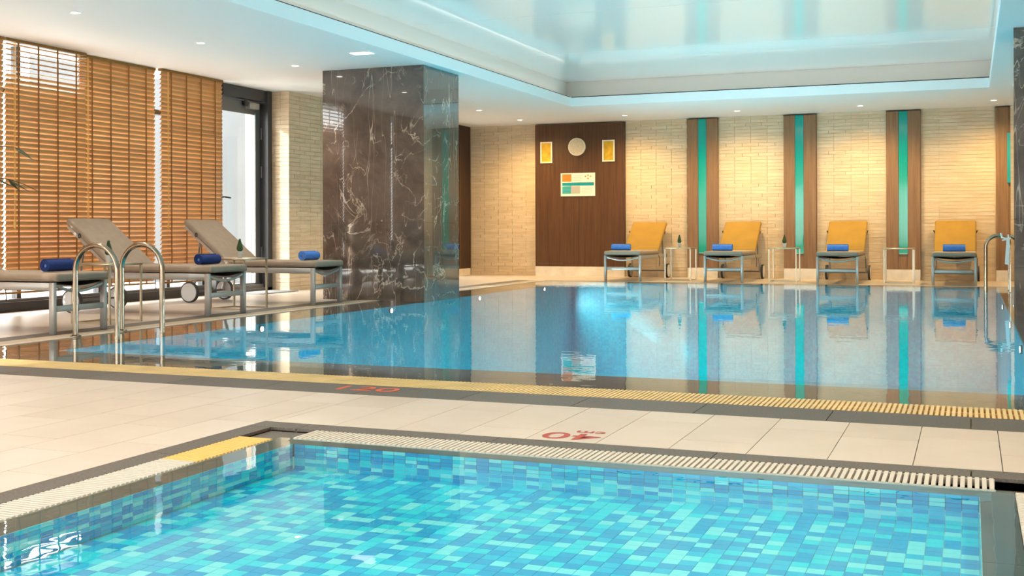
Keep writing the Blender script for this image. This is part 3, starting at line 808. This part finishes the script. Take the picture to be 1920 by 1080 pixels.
blind('closed wooden slatted blind in the middle, behind the second lounger', 10.225, 11.507, x=-9.325)
blind('closed wooden slatted blind next to the glass door', 11.535, 12.775)
blind('wooden slatted blind beyond the left picture edge, seen mirrored in the marble column', 7.44, 9.05, tapes=5)
blind('wooden slatted blind farthest from the column beyond the left picture edge', 5.2, 7.40, tapes=5)
blind('unseen wooden slatted blind added nearest the camera, beyond the left picture edge', 3.2, 5.16, tapes=5)  # added to stop sun patches on the left deck

# ================================================================== SUN LOUNGERS  (local: +x from foot to head, foot legs at x=0)
LW = .32
def make_lounger():
    t = thing('sun_lounger', 'x', 'sun lounger', (0,0,0), 0, 'cushioned sun loungers beside the big pool')
    for s_ in (-1, 1):
        y = s_*(LW-.02)
        rbox('side_rail', (.0, 1.80, y-.018, y+.018, .365, .430), 'silver_frame', t, .004, 1)
        rbox('leg', (-.005, .050, y-.0185, y+.0185, 0, .432), 'silver_frame', t, .004, 1)
        m = MB(); m.tube([(1.62, y, .37), (1.70, y, .125)], .018, 8); m.build('rear_leg', 'silver_frame', t, True)
        wh = MB().cyl((1.70, s_*(LW+.028), .125), 'y', .125, .034, 28).build('wheel', 'tyre', t, True)
        MB().cyl((1.70, s_*(LW+.047), .125), 'y', .108, .006, 28).build('wheel_disc', 'wheel_disc', wh)
        MB().cyl((1.70, s_*(LW+.010), .125), 'y', .108, .006, 28).build('wheel_disc', 'wheel_disc', wh)
    MB().cyl((1.70, 0, .125), 'y', .012, LW*2+.02, 10).build('axle', 'grey_metal', t, True)
    rbox('cross_bar', (.005, .040, -LW+.04, LW-.04, .185, .235), 'silver_frame', t, .004, 1)
    m = MB(); m.tube([(.022, -LW+.03+(2*LW-.06)*k/12, .405-.055*math.sin(PI*k/12)) for k in range(13)], .014, 8); m.build('sling_bar', 'silver_frame', t, True)
    # sagging sling under the cushion
    m = MB(); vs = []; fs = []; nx, ny = 2, 10
    for i in range(nx):
        for k in range(ny+1):
            u = k/ny; vs.append((.02+1.15*i, -LW+.04+(2*LW-.08)*u, .432-.030*math.sin(PI*u)))
    for k in range(ny): fs.append((k, k+1, ny+1+k+1, ny+1+k))
    vs2 = [(v[0], v[1], v[2]-.006) for v in vs]
    m.add(vs, fs); m.add(vs2, [tuple(reversed(f)) for f in fs]); m.build('sling', 'sling', t, True)
    rbox('cross_bar', (1.74, 1.775, -LW+.04, LW-.04, .375, .42), 'silver_frame', t, .004, 1)
    # cushions
    c = rbox('seat_cushion', (-.03, 1.225, -LW+.005, LW-.005, .436, .508), 'cushion', t, .026, 3)
    m = MB(); zz = .445
    m.tube([(-.031, -LW+.03, zz), (-.031, LW-.03, zz)], .006, 6); m.tube([(.0, -LW+.003, zz), (1.2, -LW+.003, zz)], .006, 6); m.tube([(.0, LW-.003, zz), (1.2, LW-.003, zz)], .006, 6)
    m.build('piping', 'cushion_piping', c, True)
    b = rbox('back_cushion', (0, .80, -LW+.005, LW-.005, 0, .070), 'cushion', t, .026, 3)
    ang = math.radians(38.5)
    b.location = (1.205, 0, .452); b.rotation_euler = (0, -ang, 0)
    bf = MB(); bf.box(0, .76, -LW+.03, -LW+.06, -.035, -.005); bf.box(0, .76, LW-.06, LW-.03, -.035, -.005); bf.box(.70, .74, -LW+.06, LW-.06, -.035, -.005)
    f = bf.build('back_frame', 'silver_frame', t); f.location = (1.205, 0, .452); f.rotation_euler = (0, -ang, 0)
    for s_ in (-1, 1): MB().tube([(1.60, s_*(LW-.05), .74), (1.66, s_*(LW-.05), .40)], .011, 8).build('back_prop', 'grey_metal', t, True)
    for s_ in (-1, 1):
        pts = [(.55+.016*math.cos(a), s_*(LW+.004)+s_*.010*math.sin(a), .02+.026*math.sin(a)) for a in [2*PI*k/12 for k in range(13)]]
        st = MB().tube(pts, .006, 6).build('strap', 'strap', t, True); st.location = (1.205, 0, .452); st.rotation_euler = (0, -ang, 0)
    m = MB().tube([(1.16, -LW+.01, .44), (1.18, -LW-.015, .36), (1.17, -LW-.012, .22)], .005, 6); m.build('tie_cord', 'strap', t, True)
    return t
proto = make_lounger()
def towel_mesh(mt):
    m = MB(); n = 40; vs = []; fs = []; L = .32; R0 = .020; R1 = .058; turns = 3.2; K = 90
    # rolled sheet: spiral extruded along the roll
    th = .010; inn = []; out = []
    for k in range(K+1):
        a = 2*PI*turns*k/K; r = R0+(R1-R0)*k/K
        out.append((r*math.cos(a), r*math.sin(a))); inn.append(((r-th)*math.cos(a), (r-th)*math.sin(a)))
    ring = out+inn[::-1]; q = len(ring)
    for y in (-L/2, L/2):
        for (x, z) in ring: vs.append((x, y, z))
    for k in range(q): fs.append((k, (k+1) % q, q+(k+1) % q, q+k))
    for e in (0, 1):
        for k in range(K): a, b = k, k+1; c, d = q-1-k-1, q-1-k; fs.append(tuple(e*q+i for i in ((a, b, c, d) if e == 0 else (d, c, b, a))))
    return m.add(vs, fs).mesh('towel_roll', mt, True)
tws = [towel_mesh('towel'), towel_mesh('towel_lit')]
tcore = MB().cyl((0, 0, 0), 'y', .016, .31, 10).mesh('core', 'towel_core', True)
mustard = rbox_mesh('back_cushion', (0, .80, -LW+.005, LW-.005, 0, .070), 'cushion_mustard', .026, 3)
loungers = [
    ((-7.04, 7.74, 0), PI, 'leftmost beige sun lounger at the picture edge behind the pool ladder', 'navy rolled towel on the leftmost lounger behind the ladder'),
    ((-7.06, 9.85, 0), PI, 'beige sun lounger in the middle of the left row, raised back before the middle blind', 'navy rolled towel on the middle lounger of the left row'),
    ((-6.98, 11.70, 0), PI, 'beige sun lounger next to the marble column', 'blue rolled towel on the lounger next to the marble column'),
    ((-5.40, 18.52, 0), PI/2, 'yellow-backed sun lounger at the far wall beside the wide walnut panel', 'blue rolled towel coloured as lit on the far lounger beside the wide walnut panel'),
    ((-3.71, 18.52, 0), PI/2, 'second far sun lounger from the left, between two small side tables', 'blue rolled towel coloured as lit on the second far lounger from the left'),
    ((-1.93, 18.52, 0), PI/2, 'third far sun lounger from the left', 'blue rolled towel on the third far lounger from the left'),
    ((-.228, 18.52, 0), PI/2, 'rightmost far sun lounger facing the pool beside the right ladder', 'blue rolled towel on the rightmost far lounger'),
]
for i, (loc, rz, lab, tl) in enumerate(loungers):
    o = proto if i == 0 else dup(proto)
    o.location = loc; o.rotation_euler = (0, 0, rz); o['label'] = lab
    if i > 2:
        for ch in o.children:
            if ch.name.startswith('back_cushion'):
                ch.data = mustard; ch['label'] = 'mustard yellow back cushion'
    t = thing('rolled_towel', tl, 'towel', (0,0,0), 0, 'blue towels rolled up on the loungers')
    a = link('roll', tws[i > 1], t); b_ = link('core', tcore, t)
    d = Vector((math.cos(rz), math.sin(rz), 0)); s_ = Vector((-d.y, d.x, 0))
    ins = (.24, .24, .24, .10, .10, .10, .10)[i]; sd = (0, 0, .02, 0.05, .03, .0, .0)[i]
    t.location = Vector(loc)+d*ins+s_*sd+Vector((0, 0, .508+.058))
    t.rotation_euler = (0, 0, rz)

# ================================================================== SIDE TABLES AND LITTLE TREES
def make_table():
    t = thing('side_table', 'x', 'side table', (0,0,0), 0, 'slim metal side tables between the loungers')
    w, h, r = .215, .55, .009
    for sx in (-1, 1):
        for sy_ in (-1, 1):
            box('leg', (sx*w-r, sx*w+r, sy_*w-r, sy_*w+r, 0, h-.012), 'brass_frame', t)
    f = MB()
    for s_ in (-1, 1):
        f.box(-w+r, w-r, s_*w-r+.001, s_*w+r-.001, 0, .016)
    f.box(-w-r+.001, -w+r-.001, -w+r, w-r, 0, .016)
    f.build('base_frame', 'brass_frame', t)
    rbox('table_top', (-w-.012, w+.012, -w-.012, w+.012, h-.012, h+.008), 'brass_frame', t, .003, 1)
    return t
def make_tree():
    t = thing('potted_conifer', 'x', 'potted plant', (0,0,0), 0, 'tiny potted conifers on the side tables')
    MB().lathe([(.024, 0), (.033, .062), (.035, .066), (.035, .074), (.028, .074), (.027, .066)], 20).build('pot', 'pot', t, True)
    MB().cyl((0, 0, .063), 'z', .027, .006, 16).build('soil', 'soil', t)
    m = MB(); r_ = random.Random(2)
    m.lathe([(.010, .07), (.030, .085), (.036, .105), (.031, .13), (.022, .16), (.012, .19), (.002, .215)], 14)
    for k in range(110):
        z = r_.uniform(.08, .205); rr = .036*(1-(z-.09)/.14) if z > .1 else .03
        a = r_.uniform(0, 2*PI); c = Vector((rr*.8*math.cos(a), rr*.8*math.sin(a), z)); d = Vector((math.cos(a), math.sin(a), .9)).normalized()*.017
        s_ = Vector((-math.sin(a), math.cos(a), 0))*.005
        m.add([c-s_, c+s_, c+d], [(0, 1, 2)])
    m.build('foliage', 'conifer', t, True)
    return t
tp = make_table(); tr = make_tree()
tabs = [((-7.53, 8.62, 0), 'slim metal side table behind the left pool ladder', 'tiny potted conifer seen behind the left pool ladder', (.02, .0)),
        ((-7.50, 10.67, 0), 'slim metal side table between the middle lounger and the one by the column', 'tiny potted conifer in front of the glass door', (.0, .02)),
        ((-4.56, 19.15, 0), 'slim metal side table between the first and second far loungers', 'tiny potted conifer on the side table nearest the wide walnut panel', (-.02, .0)),
        ((-2.83, 19.15, 0), 'slim metal side table between the second and third far loungers', 'tiny potted conifer between the second and third far loungers', (.0, .0)),
        ((-1.045, 19.15, 0), 'slim empty metal side table between the two rightmost far loungers', None, None)]
for i, (loc, lab, pl, off) in enumerate(tabs):
    o = tp if i == 0 else dup(tp); o.location = loc; o['label'] = lab
    if pl:
        q = tr if i == 0 else dup(tr); q.location = (loc[0]+off[0], loc[1]+off[1], .558); q['label'] = pl
        q.scale = (1.0,)*3

# ================================================================== POOL LADDERS
def ladder(label, x0, x1, ya, yb, top, flange):
    t = thing('pool_ladder', label, 'pool ladder', ((x0+x1)/2, ya, 0))
    w = (x1-x0)/2; R = w; r = .022
    for y in (0, yb-ya):
        pts = [(-w, y, -.004)]+[(-w, y, z) for z in (.2, top-R-r)]
        pts += [(-R*math.cos(a), y, top-r-R+R*math.sin(a)) for a in [PI*k/18 for k in range(1, 18)]]
        pts += [(w, y, top-R-r), (w, y, .2), (w, y, -.012 if flange else -.012)]
        MB().tube(pts, r, 16).build('handrail', 'steel', t, True)
        MB().lathe([(.045, 0), (.045, .006), (.03, .012), (.024, .016)], 20, (-w if flange > 0 else w, y, .0 if flange > 0 else -.012)).build('flange', 'steel', t, True)
    return t
ladder('pair of arched stainless steel handrails at the left edge of the big pool', -6.77, -6.345, 7.38, 7.93, .765, 1)
ladder('arched stainless steel handrail beside the right marble column', .196, .505, 16.86, 17.35, .785, -1)
t = thing('hanging_tag', 'white plastic hook with a long tag hanging on the right handrail', 'tag', (.45, 16.80, .0))
m = MB(); m.tube([(-.07, 0, .80), (-.055, 0, .74), (.0, 0, .72), (.09, 0, .73)], .013, 8); m.tube([(-.055, -.005, .70), (.02, -.005, .715)], .011, 8); m.tube([(.022, 0, .78), (.028, 0, .71)], .010, 8); m.build('hook', 'white_plastic', t, True)
m = MB(); m.add([(.0, -.012, .72), (.04, -.012, .72), (.028, -.012, .37), (-.022, -.012, .38), (.0, .006, .72), (.04, .006, .72), (.028, .006, .37), (-.022, .006, .38)], [(0,3,2,1),(4,5,6,7),(0,1,5,4),(1,2,6,5),(2,3,7,6),(3,0,4,7)]); m.build('tag_strip', 'white_plastic', t)

# ================================================================== SMALL THINGS
t = rbox('door_mat', (-9.30, -8.85, 13.15, 14.02, 0, .014), 'mat_grey', None, .005, 1)
tag(t, 'grey door mat in front of the glass door', 'mat')
def lettering(name, label, text, size, loc, rz, mat, sx=1.0, extra=None):
    t = thing(name, label, 'floor marking', loc, rz)
    def one(nm, s, sz, x, y, k):
        c = bpy.data.curves.new(nm, 'FONT'); c.body = s; c.size = sz; c.align_x = 'CENTER'; c.align_y = 'CENTER'; c.extrude = .0003; c.offset = .001
        o = bpy.data.objects.new(nm, c); C.objects.link(o)
        dg = bpy.context.evaluated_depsgraph_get(); me = bpy.data.meshes.new_from_object(o.evaluated_get(dg)); bpy.data.objects.remove(o)
        me.materials.clear(); me.materials.append(M[mat])
        p = link(nm, me, t, (x, y, 0)); p.scale = (k, 1, 1)
    one('digits', text, size, 0, 0, sx)
    if extra: one('unit', *extra)
lettering('depth_marking', 'red depth marking 40 cm painted upside down on the deck by the small pool', '40', .20, (-1.535, 4.505, .0012), PI, 'red_paint', 1.25, ('cm', .085, -.05, -.105, 1.3))
lettering('depth_marking', 'orange-red depth number painted on the dark border of the big pool', '120', .20, (-3.03, 5.455, .0012), 0, 'orange_paint', 1.35)

# potted palm just beyond the left picture edge, a few fronds reaching in
t = thing('potted_palm', 'dark thin-leaved plant whose fronds reach in from the left picture edge', 'plant', (-5.84, 4.98, 0))
MB().lathe([(.13, 0), (.17, .30), (.18, .32), (.165, .32)], 24).build('pot', 'dark_frame', t, True)
MB().cyl((0, 0, .31), 'z', .16, .01, 20).build('soil', 'soil', t)
MB().tube([(0, 0, .30), (.02, .01, .7), (0, .02, 1.05)], [.03, .025, .02], 10).build('trunk', 'stem_dark', t, True)
rp = random.Random(8)
for k, (az, el, L) in enumerate(((35, 62, .72), (80, 70, .6), (60, 38, .80), (150, 60, .7), (210, 50, .7), (280, 60, .7), (330, 45, .6), (20, 80, .55), (105, 40, .6))):
    az = math.radians(az); el = math.radians(el); pts = []; p = Vector((0, .02, 1.03)); e = el
    for q in range(9):
        pts.append(p.copy()); p = p+Vector((math.cos(az)*math.cos(e), math.sin(az)*math.cos(e), math.sin(e)))*L/8; e -= .16
    st = MB().tube(pts, [.006-.0005*i for i in range(9)], 6).build('frond_stem', 'stem_dark', t, True)
    m = MB()
    for q in range(2, 9):
        for s_ in (-1, 1):
            if rp.random() < .35: continue
            c = pts[q]; side = Vector((-math.sin(az), math.cos(az), 0))*s_; fw = (pts[q]-pts[q-1]).normalized()
            d = (side*.7+fw*.8+Vector((0, 0, -.5))).normalized()*rp.uniform(.12, .22); wv = fw.cross(d).normalized().cross(d).normalized()*.012
            m.add([c, c+d*.4+wv, c+d, c+d*.4-wv], [(0, 1, 2, 3)])
    m.build('leaflets', 'leaf_dark', st)

# shrub outside the far doorway
t = thing('garden_shrub', 'sunlit green shrub outside glimpsed through the dark doorway', 'shrub', (-10.4, 20.2, -.05))
m = MB(); rs = random.Random(6)
for k in range(900):
    a, b_, rr = rs.uniform(0, 2*PI), rs.uniform(-1, 1), rs.random()**.4
    c = Vector((.55*rr*math.cos(a)*math.sqrt(1-b_*b_), .9*rr*math.sin(a)*math.sqrt(1-b_*b_), 1.0+.95*rr*b_))
    u = Vector((rs.uniform(-1, 1), rs.uniform(-1, 1), rs.uniform(-1, 1))).normalized()*.05; v = u.cross(Vector((rs.uniform(-1, 1), rs.uniform(-1, 1), 1))).normalized()*.025
    m.add([c-u, c+v, c+u, c-v], [(0, 1, 2, 3)])
m.build('foliage', 'shrub_leaf', t)
MB().tube([(0, 0, 0), (0, 0, 1.0)], .04, 8).build('stem', 'stem_dark', t, True)
